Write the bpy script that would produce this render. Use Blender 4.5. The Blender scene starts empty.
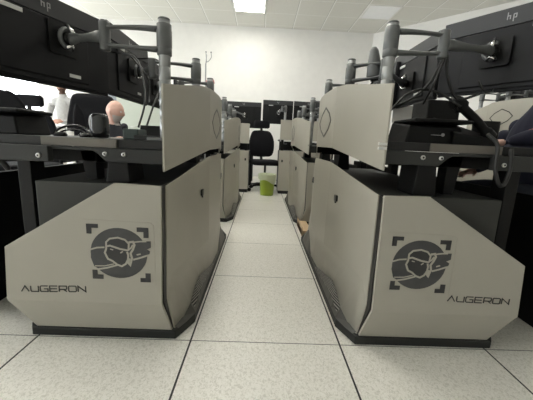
import bpy, bmesh, math, random
from mathutils import Vector, Matrix
random.seed(7)
S = bpy.context.scene
COL = S.collection
PI = math.pi
CX = 0.051            # centre line of the aisle

# ------------------------------------------------------------------ materials
def mat(name, col, rough=.5, metal=0.0, spec=.5, bump=0, bscale=200, var=0, vscale=8, coat=0):
    m = bpy.data.materials.new(name); m.use_nodes = True
    nt = m.node_tree; b = nt.nodes['Principled BSDF']
    b.inputs['Base Color'].default_value = (*col, 1); b.inputs['Roughness'].default_value = rough
    b.inputs['Metallic'].default_value = metal; b.inputs['Specular IOR Level'].default_value = spec
    b.inputs['Coat Weight'].default_value = coat
    tc = nt.nodes.new('ShaderNodeTexCoord')
    n = nt.nodes.new('ShaderNodeTexNoise'); n.inputs['Scale'].default_value = vscale; n.inputs['Detail'].default_value = 4
    nt.links.new(tc.outputs['Object'], n.inputs['Vector'])
    r = nt.nodes.new('ShaderNodeValToRGB')
    v = max(var, .02)
    r.color_ramp.elements[0].position = .3; r.color_ramp.elements[1].position = .7
    r.color_ramp.elements[0].color = (*[c*(1-v) for c in col], 1); r.color_ramp.elements[1].color = (*[min(1, c*(1+v)) for c in col], 1)
    nt.links.new(n.outputs['Fac'], r.inputs['Fac']); nt.links.new(r.outputs['Color'], b.inputs['Base Color'])
    if bump:
        n2 = nt.nodes.new('ShaderNodeTexNoise'); n2.inputs['Scale'].default_value = bscale
        nt.links.new(tc.outputs['Object'], n2.inputs['Vector'])
        bp = nt.nodes.new('ShaderNodeBump'); bp.inputs['Strength'].default_value = bump; bp.inputs['Distance'].default_value = .002
        nt.links.new(n2.outputs['Fac'], bp.inputs['Height']); nt.links.new(bp.outputs['Normal'], b.inputs['Normal'])
    return m
def emis(name, col, st):
    m = bpy.data.materials.new(name); m.use_nodes = True
    nt = m.node_tree; b = nt.nodes['Principled BSDF']
    b.inputs['Base Color'].default_value = (*col, 1); b.inputs['Emission Color'].default_value = (*col, 1)
    b.inputs['Emission Strength'].default_value = st
    return m

M = {}
M['cream'] = mat('cream_lacquer', (.375, .357, .305), .42, bump=.05, bscale=600)
M['frame_line'] = mat('plate_edge', (.36, .34, .29), .5)
M['core'] = mat('graphite_steel', (.032, .033, .030), .5, spec=.35)
M['skirt'] = mat('skirt_grey', (.072, .070, .064), .5)
M['plinth'] = mat('black_plinth', (.018, .019, .018), .55, spec=.3)
M['black'] = mat('black_plastic', (.0045, .0045, .0045), .55, spec=.25, bump=.1, bscale=400)
M['gloss'] = mat('gloss_black', (.012, .012, .013), .12)
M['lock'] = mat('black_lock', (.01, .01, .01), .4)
M['edge'] = mat('brown_edge_band', (.13, .118, .10), .45, var=.08)
M['desk'] = mat('dark_laminate', (.012, .012, .012), .45, spec=.35)
M['beam'] = mat('grey_black_steel', (.024, .025, .024), .5, spec=.35)
M['steel'] = mat('brushed_steel', (.55, .55, .54), .3, metal=.9)
M['chrome'] = mat('chrome', (.75, .75, .75), .12, metal=1)
M['arm'] = mat('grey_arm_paint', (.115, .12, .12), .38, metal=.1)
M['pole'] = mat('aluminium_pole', (.33, .34, .34), .4, metal=.55)
M['monitor'] = mat('monitor_shell', (.005, .005, .006), .5, spec=.25)
M['monitor_band'] = mat('monitor_band', (.030, .031, .033), .5, spec=.4)
M['logo'] = mat('silver_logo', (.30, .30, .30), .35)
M['sticker'] = mat('white_sticker', (.55, .55, .53), .6)
M['screen'] = mat('screen_glass', (.01, .011, .013), .15)
M['disc'] = mat('emblem_grey', (.045, .046, .048), .45, var=.12, vscale=30)
M['disc_dark'] = mat('emblem_charcoal', (.022, .022, .024), .45)
M['letter'] = mat('letter_black', (.014, .014, .014), .3)
M['fabric'] = mat('black_mesh_fabric', (.008, .008, .010), .9, spec=.2, bump=.4, bscale=300)
M['grey_fabric'] = mat('charcoal_fabric', (.045, .045, .05), .8, bump=.3, bscale=300)
M['rubber'] = mat('rubber', (.012, .012, .012), .6)
M['wall'] = mat('white_wall_paint', (.80, .79, .76), .85, bump=.05)
M['ceil_l'] = mat('lamp_frame', (.82, .82, .80), .6)
M['skin'] = mat('skin', (.60, .37, .30), .5, var=.1, vscale=20)
M['skin2'] = mat('skin_tan', (.42, .22, .16), .5, var=.1, vscale=20)
M['beard'] = mat('grey_beard', (.48, .43, .40), .9, bump=.5, bscale=200)
M['beard2'] = mat('brown_beard', (.10, .055, .04), .9, bump=.5, bscale=200)
M['shirt_black'] = mat('black_cotton', (.025, .027, .036), .9, bump=.3, bscale=150)
M['shirt_navy'] = mat('navy_cotton', (.018, .020, .040), .9, bump=.3, bscale=150)
M['shirt_grey'] = mat('grey_knit', (.42, .42, .42), .95, bump=.5, bscale=120, var=.08, vscale=30)
M['trouser'] = mat('dark_denim', (.03, .035, .05), .9)
M['trouser_grey'] = mat('light_trouser', (.50, .49, .46), .9)
M['red'] = mat('red_print', (.34, .06, .07), .7)
M['pinkred'] = mat('faded_red_wool', (.55, .16, .15), .9, bump=.5)
M['lime'] = mat('lime_plastic', (.27, .36, .025), .35)
M['bag'] = mat('milky_bag', (.52, .56, .38), .4, bump=.6, bscale=30)
M['card'] = mat('cardboard', (.55, .40, .25), .8, var=.06)
M['paper'] = mat('white_paper', (.72, .71, .68), .8)
M['green'] = mat('pale_green', (.45, .52, .30), .7)
M['shutter'] = mat('grey_green_board', (.40, .43, .38), .6)
M['beige'] = mat('beige_wood', (.50, .40, .30), .6)
M['blue_grey'] = mat('blue_grey_door', (.17, .19, .21), .5)
M['window_frame'] = mat('white_window_frame', (.75, .75, .74), .4)
M['darkgreen'] = mat('dark_green_case', (.03, .05, .045), .4)
M['cable'] = mat('black_cable', (.010, .010, .010), .5)
M['white_plastic'] = mat('white_plastic', (.6, .6, .58), .4)
M['lamp_on'] = emis('lamp_diffuser_on', (1, .975, .89), 18)
M['lamp_off'] = mat('lamp_diffuser_off', (.92, .93, .95), .4)

# perforated vent
def vent_mat():
    m = mat('perforated_vent', (.10, .10, .095), .5)
    nt = m.node_tree; b = nt.nodes['Principled BSDF']
    tc = nt.nodes.new('ShaderNodeTexCoord'); w = nt.nodes.new('ShaderNodeTexWave')
    w.bands_direction = 'Z'; w.inputs['Scale'].default_value = 34
    nt.links.new(tc.outputs['Object'], w.inputs['Vector'])
    w2 = nt.nodes.new('ShaderNodeTexWave'); w2.bands_direction = 'Y'; w2.inputs['Scale'].default_value = 24
    nt.links.new(tc.outputs['Object'], w2.inputs['Vector'])
    mu = nt.nodes.new('ShaderNodeMath'); mu.operation = 'MULTIPLY'
    nt.links.new(w.outputs['Fac'], mu.inputs[0]); mu.inputs[1].default_value = 1
    r = nt.nodes.new('ShaderNodeValToRGB')
    r.color_ramp.elements[0].position = .3; r.color_ramp.elements[0].color = (.26, .25, .23, 1)
    r.color_ramp.elements[1].position = .45; r.color_ramp.elements[1].color = (.012, .012, .012, 1)
    nt.links.new(mu.outputs[0], r.inputs['Fac']); nt.links.new(r.outputs['Color'], b.inputs['Base Color'])
    return m
M['vent'] = vent_mat()

def grid_mask(nt, axis, off, period, half):
    """1 inside a seam of half-width `half`, else 0"""
    g = nt.nodes.new('ShaderNodeNewGeometry'); s = nt.nodes.new('ShaderNodeSeparateXYZ')
    nt.links.new(g.outputs['Position'], s.inputs[0])
    def ma(op, a, b=None):
        n = nt.nodes.new('ShaderNodeMath'); n.operation = op
        nt.links.new(a, n.inputs[0])
        if b is not None: n.inputs[1].default_value = b
        return n.outputs[0]
    x = ma('SUBTRACT', s.outputs[axis], off); x = ma('DIVIDE', x, period); x = ma('ADD', x, .5)
    x = ma('FRACT', x); x = ma('SUBTRACT', x, .5); x = ma('ABSOLUTE', x)
    return ma('LESS_THAN', x, half/period)
def mixc(nt, fac, a, b):
    n = nt.nodes.new('ShaderNodeMix'); n.data_type = 'RGBA'
    nt.links.new(fac, n.inputs['Factor'])
    for v, k in ((a, 6), (b, 7)):
        if isinstance(v, tuple): n.inputs[k].default_value = (*v, 1)
        else: nt.links.new(v, n.inputs[k])
    return n.outputs[2]
def floor_mat():
    m = bpy.data.materials.new('raised_floor_tiles'); m.use_nodes = True
    nt = m.node_tree; b = nt.nodes['Principled BSDF']
    g = nt.nodes.new('ShaderNodeNewGeometry')
    mp = nt.nodes.new('ShaderNodeMapping'); mp.inputs['Scale'].default_value = (1, .8, 1); mp.inputs['Rotation'].default_value = (0, 0, .5)
    nt.links.new(g.outputs['Position'], mp.inputs['Vector'])
    n = nt.nodes.new('ShaderNodeTexNoise'); n.inputs['Scale'].default_value = 125; n.inputs['Detail'].default_value = 2; n.inputs['Distortion'].default_value = 1.2
    nt.links.new(mp.outputs['Vector'], n.inputs['Vector'])
    r = nt.nodes.new('ShaderNodeValToRGB'); e = r.color_ramp.elements
    e[0].position = .36; e[0].color = (.63, .61, .55, 1); e[1].position = .50; e[1].color = (.78, .76, .70, 1)
    x = e.new(.64); x.color = (.82, .80, .75, 1)
    nt.links.new(n.outputs['Fac'], r.inputs['Fac'])
    c = mixc(nt, grid_mask(nt, 1, 1.077, .6, .0018), r.outputs['Color'], (.03, .03, .028))
    c = mixc(nt, grid_mask(nt, 0, -.2494, .6, .0036), c, (.008, .008, .008))
    nt.links.new(c, b.inputs['Base Color'])
    b.inputs['Roughness'].default_value = .36; b.inputs['Specular IOR Level'].default_value = .45
    n2 = nt.nodes.new('ShaderNodeTexNoise'); n2.inputs['Scale'].default_value = 90
    nt.links.new(g.outputs['Position'], n2.inputs['Vector'])
    bp = nt.nodes.new('ShaderNodeBump'); bp.inputs['Strength'].default_value = .12; bp.inputs['Distance'].default_value = .002
    nt.links.new(n2.outputs['Fac'], bp.inputs['Height']); nt.links.new(bp.outputs['Normal'], b.inputs['Normal'])
    return m
def ceil_mat():
    m = bpy.data.materials.new('suspended_ceiling_tiles'); m.use_nodes = True
    nt = m.node_tree; b = nt.nodes['Principled BSDF']
    n = nt.nodes.new('ShaderNodeTexNoise'); n.inputs['Scale'].default_value = 40; n.inputs['Detail'].default_value = 6
    g = nt.nodes.new('ShaderNodeNewGeometry'); nt.links.new(g.outputs['Position'], n.inputs['Vector'])
    r = nt.nodes.new('ShaderNodeValToRGB')
    r.color_ramp.elements[0].color = (.66, .655, .61, 1); r.color_ramp.elements[1].color = (.74, .735, .69, 1)
    nt.links.new(n.outputs['Fac'], r.inputs['Fac'])
    c = mixc(nt, grid_mask(nt, 0, -.0234, .6, .012), r.outputs['Color'], (.86, .86, .83))
    c = mixc(nt, grid_mask(nt, 1, 6.34, .6, .010), c, (.80, .80, .77))
    c = mixc(nt, grid_mask(nt, 0, -.0364, .6, .003), c, (.30, .30, .28))
    nt.links.new(c, b.inputs['Base Color']); b.inputs['Roughness'].default_value = .9
    return m
M['floor'] = floor_mat(); M['ceiling'] = ceil_mat()
def glass_mat():
    m = bpy.data.materials.new('window_glass'); m.use_nodes = True
    nt = m.node_tree; nt.nodes.clear()
    o = nt.nodes.new('ShaderNodeOutputMaterial'); t = nt.nodes.new('ShaderNodeBsdfTransparent'); gl = nt.nodes.new('ShaderNodeBsdfGlossy')
    gl.inputs['Roughness'].default_value = .02; mx = nt.nodes.new('ShaderNodeMixShader'); mx.inputs[0].default_value = .06
    nt.links.new(t.outputs[0], mx.inputs[1]); nt.links.new(gl.outputs[0], mx.inputs[2]); nt.links.new(mx.outputs[0], o.inputs[0])
    return m
M['glass'] = glass_mat()

# ------------------------------------------------------------------ mesh helper
class MB:
    def __init__(s): s.v = []; s.f = []; s.mi = []; s.sm = []; s.mats = []
    def _m(s, m):
        if m is None: return 0
        if m not in s.mats: s.mats.append(m)
        return s.mats.index(m)
    def add(s, vs, fs, m=None, smooth=False, T=None):
        o = len(s.v); k = s._m(m)
        for p in vs:
            p = Vector(p)
            if T is not None: p = T @ p
            s.v.append(p[:])
        for f in fs:
            s.f.append([i+o for i in f]); s.mi.append(k); s.sm.append(smooth)
        return s
    def box(s, a, b, m=None, T=None, ch=0):
        x0, x1 = sorted((a[0], b[0])); y0, y1 = sorted((a[1], b[1])); z0, z1 = sorted((a[2], b[2]))
        vs = [(x0,y0,z0),(x1,y0,z0),(x1,y1,z0),(x0,y1,z0),(x0,y0,z1),(x1,y0,z1),(x1,y1,z1),(x0,y1,z1)]
        fs = [(0,3,2,1),(4,5,6,7),(0,1,5,4),(1,2,6,5),(2,3,7,6),(3,0,4,7)]
        return s.add(vs, fs, m, False, T)
    def prism(s, poly, axis, lo, hi, m=None, T=None):
        """poly: 2-D outline on the two other axes (in order), extruded along axis"""
        n = len(poly); vs = []
        for h in (lo, hi):
            for p in poly:
                q = list(p); q.insert(axis, h); vs.append(q)
        fs = [list(range(n))[::-1], [n+i for i in range(n)]] + [(i, (i+1) % n, n+(i+1) % n, n+i) for i in range(n)]
        return s.add(vs, fs, m, False, T)
    def loft(s, rings, m=None, caps=True, closed=True, smooth=True, T=None):
        n = len(rings[0]); vs = [p for r in rings for p in r]; fs = []
        for k in range(len(rings)-1):
            for i in range(n if closed else n-1):
                j = (i+1) % n; fs.append((k*n+i, k*n+j, (k+1)*n+j, (k+1)*n+i))
        s.add(vs, fs, m, smooth, T)
        if caps and closed:
            s.add(rings[0], [list(range(n))[::-1]], m, False, T); s.add(rings[-1], [list(range(n))], m, False, T)
        return s
    def tube(s, pts, r, m=None, n=8, T=None, caps=True):
        pts = [Vector(p) for p in pts]; rings = []
        rr = r if isinstance(r, (list, tuple)) else [r]*len(pts)
        up = None
        for i, p in enumerate(pts):
            d = (pts[min(i+1, len(pts)-1)] - pts[max(i-1, 0)]).normalized()
            if up is None: up = d.orthogonal().normalized()
            up = (up - d*up.dot(d)).normalized(); w = d.cross(up)
            rings.append([(p + (up*math.cos(t) + w*math.sin(t))*rr[i])[:] for t in [2*PI*k/n for k in range(n)]])
        return s.loft(rings, m, caps, True, True, T)
    def lathe(s, prof, c=(0,0,0), m=None, n=24, T=None, sx=1, sy=1):
        rings = [[(c[0]+sx*r*math.cos(2*PI*k/n), c[1]+sy*r*math.sin(2*PI*k/n), c[2]+z) for k in range(n)] for r, z in prof]
        return s.loft(rings, m, True, True, True, T)
    def ball(s, c, r, m=None, n=16, T=None):
        r = (r, r, r) if not isinstance(r, (list, tuple)) else r; rings = []
        for j in range(1, n):
            a = PI*j/n
            rings.append([(c[0]+r[0]*math.sin(a)*math.cos(2*PI*k/n), c[1]+r[1]*math.sin(a)*math.sin(2*PI*k/n), c[2]-r[2]*math.cos(a)) for k in range(n)])
        return s.loft(rings, m, True, True, True, T)
    def stroke(s, pts, w, y0, y1, m=None, closed=False, T=None):
        """flat ribbon in the x-z plane with mitred corners, extruded y0..y1"""
        P = [Vector(p) for p in pts]; n = len(P); L = []; R = []
        for i in range(n):
            a = P[i-1] if (i > 0 or closed) else None; b = P[(i+1) % n] if (i < n-1 or closed) else None
            d1 = (P[i]-a).normalized() if a is not None else (b-P[i]).normalized()
            d2 = (b-P[i]).normalized() if b is not None else d1
            t = (d1+d2); t = t.normalized() if t.length > 1e-6 else d1
            nn = Vector((-t.y, t.x)); k = max(.45, nn.dot(Vector((-d1.y, d1.x))))
            L.append(P[i]+nn*w/2/k); R.append(P[i]-nn*w/2/k)
        for i in range(n if closed else n-1):
            j = (i+1) % n
            s.prism([L[i][:], L[j][:], R[j][:], R[i][:]], 1, y0, y1, m, T)
        return s
    def obj(s, name, m=None, parent=None, loc=(0,0,0), rz=0, bevel=0, seg=2, sub=0, solid=0):
        me = bpy.data.meshes.new(name); me.from_pydata([tuple(v) for v in s.v], [], s.f)
        ms = s.mats if s.mats else [m]
        if s.mats and m is not None and None not in s.mats: pass
        for k in ms: me.materials.append(k)
        for p, k, sm in zip(me.polygons, s.mi, s.sm):
            p.material_index = k if k < len(ms) else 0; p.use_smooth = sm
        bm = bmesh.new(); bm.from_mesh(me); bmesh.ops.remove_doubles(bm, verts=bm.verts, dist=1e-6)
        bmesh.ops.recalc_face_normals(bm, faces=bm.faces); bm.to_mesh(me); bm.free()
        o = bpy.data.objects.new(name, me); COL.objects.link(o)
        o.location = loc; o.rotation_euler = (0, 0, rz)
        if parent: o.parent = parent
        if bevel:
            b = o.modifiers.new('bevel', 'BEVEL'); b.width = bevel; b.segments = seg; b.limit_method = 'ANGLE'; b.angle_limit = math.radians(40)
            if seg > 1:
                b.harden_normals = False
        if sub:
            u = o.modifiers.new('sub', 'SUBSURF'); u.levels = sub; u.render_levels = sub
        return o
def bez(pts, n=8):
    """Catmull-Rom through pts"""
    P = [Vector(p) for p in pts]; P = [P[0]*2-P[1]] + P + [P[-1]*2-P[-2]]; out = []
    for i in range(1, len(P)-2):
        for k in range(n):
            t = k/n; a, b, c, d = P[i-1], P[i], P[i+1], P[i+2]
            out.append(.5*((2*b)+(c-a)*t+(2*a-5*b+4*c-d)*t*t+(3*b-a-3*c+d)*t**3))
    out.append(P[-2]); return out
def rrect(x0, x1, z0, z1, r, n=5):
    o = []
    for cx, cz, a in ((x1-r, z1-r, 0), (x0+r, z1-r, 90), (x0+r, z0+r, 180), (x1-r, z0+r, 270)):
        for k in range(n+1):
            t = math.radians(a+90*k/n); o.append((cx+r*math.cos(t), cz+r*math.sin(t)))
    return o

def thing(name, label, cat, loc=(0,0,0), rz=0, group=None):
    o = bpy.data.objects.new(name, None); COL.objects.link(o); o.location = loc; o.rotation_euler = (0, 0, rz)
    o.empty_display_size = .05
    return tag(o, label, cat, group)
def tag(o, label, cat, group=None):
    o['label'] = label; o['category'] = cat
    if group: o['group'] = group
    return o
def struct(o): o['kind'] = 'structure'; return o
def dup(root, loc, label, group=None, rz=None):
    r = root.copy(); COL.objects.link(r); r.location = loc; r['label'] = label
    if rz is not None: r.rotation_euler = (0, 0, rz)
    if group: r['group'] = group
    for ch in list(root.children):
        c = ch.copy(); COL.objects.link(c); c.parent = r
        for g in list(ch.children):
            d = g.copy(); COL.objects.link(d); d.parent = c
    return r

# ------------------------------------------------------------------ room
HC = 3.24; XL = -8.5; XR = 6.9; YB = 7.09; YF = -4.0; WY = 2.35
YW = 7.09 - (XR-2.35)*.72/.69
outline = [(XL, YF), (XR, YF), (XR, YW), (2.35, YB), (XL, YB)]
struct(MB().prism(outline, 2, -.1, 0, M['floor']).obj('floor'))
struct(MB().prism(outline, 2, HC, HC+.1, M['ceiling']).obj('ceiling'))
T = .15
WZ0, WZ1 = .15, 2.75
# back wall with two window openings x -8.0..-6.6, -6.4..-5.0
wb = MB()
ops = [(-8.1, -6.65), (-6.45, -4.98)]
xs = XL
for a, b in ops:
    wb.box((xs, YB, 0), (a, YB+T, HC), M['wall']); wb.box((a, YB, 0), (b, YB+T, WZ0), M['wall']); wb.box((a, YB, WZ1), (b, YB+T, HC), M['wall']); xs = b
wb.box((xs, YB, 0), (2.35, YB+T, HC), M['wall'])
struct(wb.obj('wall_back'))
d = Vector((.69, -.72, 0)).normalized(); L = (Vector((XR, YW, 0))-Vector((2.35, YB, 0))).length
TT = Matrix.Translation((2.35, YB, 0)) @ Matrix.Rotation(math.atan2(d.y, d.x), 4, 'Z')
struct(MB().box((0, 0, 0), (L, T, HC), M['wall'], TT).obj('wall_oblique'))
struct(MB().box((XR, YF, 0), (XR+T, YW, HC), M['wall']).obj('wall_right'))
struct(MB().box((XL, YF-T, 0), (XR, YF, HC), M['wall']).obj('wall_front'))
wl = MB(); ys = YF
opl = [(-3.2, -.9), (-.5, 1.8), (2.2, 4.4), (4.7, 6.8)]
for a, b in opl:
    wl.box((XL-T, ys, 0), (XL, a, HC), M['wall']); wl.box((XL-T, a, 0), (XL, b, WZ0), M['wall']); wl.box((XL-T, a, WZ1), (XL, b, HC), M['wall']); ys = b
wl.box((XL-T, ys, 0), (XL, YB, HC), M['wall'])
struct(wl.obj('wall_left'))
k = 1
def window(a, b, back):
    global k
    w = struct(bpy.data.objects.new('window_%d' % k, None)); COL.objects.link(w); k += 1
    f = MB(); g = MB(); t = .05; mid = (a+b)/2
    for (u0, u1, z0, z1) in ((a, a+t, WZ0, WZ1), (b-t, b, WZ0, WZ1), (mid-.035, mid+.035, WZ0, WZ1), (a, b, WZ0, WZ0+t), (a, b, WZ1-t, WZ1)):
        if back: f.box((u0, YB+.03, z0), (u1, YB+.10, z1), M['window_frame'])
        else: f.box((XL-.10, u0, z0), (XL-.03, u1, z1), M['window_frame'])
    if back: g.box((a, YB+.06, WZ0), (b, YB+.066, WZ1), M['glass'])
    else: g.box((XL-.066, a, WZ0), (XL-.06, b, WZ1), M['glass'])
    f.obj('window_frame', parent=w); g.obj('pane', parent=w)
    ld = bpy.data.lights.new('window_portal', 'AREA'); ld.shape = 'RECTANGLE'; ld.size = b-a; ld.size_y = WZ1-WZ0; ld.cycles.is_portal = True
    lo = bpy.data.objects.new('window_portal', ld); COL.objects.link(lo)
    if back: lo.location = (mid, YB+.12, (WZ0+WZ1)/2); lo.rotation_euler = (-PI/2, 0, 0)
    else: lo.location = (XL-.12, mid, (WZ0+WZ1)/2); lo.rotation_euler = (0, -PI/2, 0)
for a, b in ops: window(a, b, True)
for a, b in opl: window(a, b, False)
# door and shutter at the left of the back wall
dd = struct(bpy.data.objects.new('door_1', None)); COL.objects.link(dd)
MB().box((-3.52, YB-.03, 0), (-3.28, YB, 2.1), M['blue_grey']).box((-3.28, YB-.03, 0), (-2.75, YB, 2.1), M['shutter']).obj('door_leaf', parent=dd)
MB().box((-3.66, YB-.05, 0), (-3.52, YB, 2.16), M['beige']).box((-2.75, YB-.05, 0), (-2.66, YB, 2.16), M['beige']).box((-3.52, YB-.05, 2.1), (-2.75, YB, 2.16), M['beige']).obj('door_frame', parent=dd)
MB().tube([(-2.85, YB-.03, 1.0), (-2.85, YB-.08, 1.0), (-2.97, YB-.08, 1.0)], .01, M['steel']).obj('door_handle', parent=dd)

# ------------------------------------------------------------------ ceiling lamps
def lamp(x, y, on, label):
    t = thing('ceiling_lamp', label, 'ceiling light', (x, y, HC), 0, 'ceiling panels')
    f = MB()
    for a, b in (((-.29, -.29), (.29, -.27)), ((-.29, .27), (.29, .29)), ((-.29, -.27), (-.27, .27)), ((.27, -.27), (.29, .27))):
        f.box((a[0], a[1], -.012), (b[0], b[1], -.0005), M['ceil_l'])
    f.obj('frame', parent=t)
    MB().box((-.27, -.27, -.008), (.27, .27, -.0005), M['lamp_on' if on else 'lamp_off']).obj('diffuser', parent=t)
    return t
lamp(-.32, 6.04, True, 'lit square ceiling panel above the aisle, cut by the top of the photo')
lamp(2.08, 6.04, False, 'unlit square ceiling panel on the right near the back corner')
LAB = 'square ceiling panel over the room outside the picture'
for x, y, on in [(-5.12, 5.44, 1), (-2.72, 3.64, 1), (-5.12, 3.64, 1), (-.32, 3.64, 1), (2.08, 3.64, 1), (4.48, 3.04, 1), (-2.72, 1.24, 1), (-.32, 1.84, 1), (2.08, 1.24, 0)]:  # unseen panels, added and placed to brighten floor and walls
    lamp(x, y, on, LAB)

# ------------------------------------------------------------------ console cabinets
ZT0, ZT1 = .622, .705
def lerp(a, b, t): return a+(b-a)*t
EM0 = (192, 208)     # emblem drawing units -> metres
ES = .000735
def emblem(parent, cx, cz, y):
    """plate with brackets, disc, helmeted head and outstretched arms"""
    def q(p): return (cx+(p[0]-EM0[0])*ES, cz-(p[1]-EM0[1])*ES)
    def qs(l): return [q(p) for p in l]
    pl = MB().stroke(qs([(20, 38), (352, 45), (366, 58), (372, 375)]), .0022, y-.0008, y+.001, M['frame_line']).obj('emblem_plate', parent=parent)
    for pts in ([(38, 60), (95, 60), (95, 80), (62, 80), (62, 110), (38, 110)], [(284, 70), (340, 70), (340, 122), (316, 122), (316, 92), (284, 92)],
                [(55, 300), (79, 300), (79, 325), (108, 325), (108, 348), (55, 348)], [(320, 310), (346, 310), (346, 358), (294, 358), (294, 336), (320, 336)]):
        MB().prism(qs(pts), 1, y-.0012, y+.001, M['disc_dark']).obj('corner_bracket', parent=pl)
    n = 40
    d = MB().prism([q((192+140*math.cos(2*PI*i/n), 208+132*math.sin(2*PI*i/n))) for i in range(n)], 1, y-.0010, y+.001, M['disc'])
    d.obj('disc', parent=pl)
    a = MB()
    la = [(55, 190), (85, 182), (120, 180), (124, 205), (132, 228), (150, 245), (178, 268), (150, 282), (90, 294), (66, 280), (52, 235)]
    ra = [(262, 148), (300, 142), (350, 139), (350, 172), (328, 182), (346, 192), (343, 205), (320, 216), (270, 236), (262, 200)]
    a.prism(qs(la), 1, y-.0016, y+.001, M['disc']); a.prism(qs(ra), 1, y-.0016, y+.001, M['disc'])
    head = [(132, 150), (150, 132), (190, 125), (225, 135), (243, 155), (240, 190), (236, 235), (222, 262), (203, 274), (180, 266), (158, 248), (136, 238), (130, 222), (124, 205), (131, 185)]
    a.prism(qs(head), 1, y-.0018, y+.001, M['disc_dark'])
    a.obj('figure', parent=pl)
    s = MB(); W = 8.5*ES
    for pts, w in (([(131, 185), (132, 150), (150, 132), (190, 125), (225, 135), (243, 155), (240, 190)], 1), ([(133, 172), (150, 168), (200, 184), (238, 190)], 1.1), ([(150, 186), (165, 190)], .6),
                   ([(131, 185), (123, 205), (131, 225), (137, 238), (160, 249), (181, 267), (204, 275), (224, 262), (236, 238), (238, 215), (233, 197)], 1.1),
                   ([(200, 205), (212, 196)], .7), ([(243, 148), (264, 144), (271, 160), (262, 185), (250, 205), (256, 230), (246, 266), (237, 256), (243, 232)], 1.2),
                   ([(52, 192), (85, 181), (122, 178)], .9), ([(80, 296), (130, 286), (180, 270)], 1.0), ([(70, 278), (120, 276), (165, 264)], .6),
                   ([(262, 147), (300, 141), (330, 140)], .8), ([(262, 238), (300, 226), (335, 212)], 1.0), ([(280, 212), (300, 206)], .8), ([(236, 190), (252, 178), (262, 160)], .8)):
        s.stroke(qs(pts), W*w, y-.0024, y, M['cream'])
    s.obj('outline', parent=pl)
GLY = {  # strokes on a 1 x .8 grid
    'A': [[(0, 0), (.5, .8), (1, 0)]],
    'U': [[(0, .8), (0, .12), (.12, 0), (1, 0), (1, .8)]],
    'G': [[(1, .8), (.12, .8), (0, .68), (0, .12), (.12, 0), (1, 0), (1, .4), (.5, .4)]],
    'E': [[(1, .8), (0, .8), (0, 0), (1, 0)], [(0, .4), (.95, .4)]],
    'R': [[(0, 0), (0, .8), (.95, .8), (1, .7), (1, .4), (.9, .32), (0, .32)], [(.55, .32), (1, 0)]],
    'O': [[(0, .1), (0, .7), (.1, .8), (.9, .8), (1, .7), (1, .1), (.9, 0), (.1, 0), (0, .1)]],
    'N': [[(0, 0), (0, .8), (1, 0), (1, .8)]]}
def lettering(parent, x0, x1, z, y, slope=0):
    s = MB(); word = 'AUGERON'; pitch = (x1-x0)/7; w = pitch*.80; h = .0225/.8
    for i, c in enumerate(word):
        for st in GLY[c]:
            s.stroke([(x0+i*pitch+px*w, z+pz*h+slope*(x0+i*pitch+px*w-x0)) for px, pz in st], .0038, y-.0009, y+.001, M['letter'])
    s.obj('lettering', parent=parent)

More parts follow.
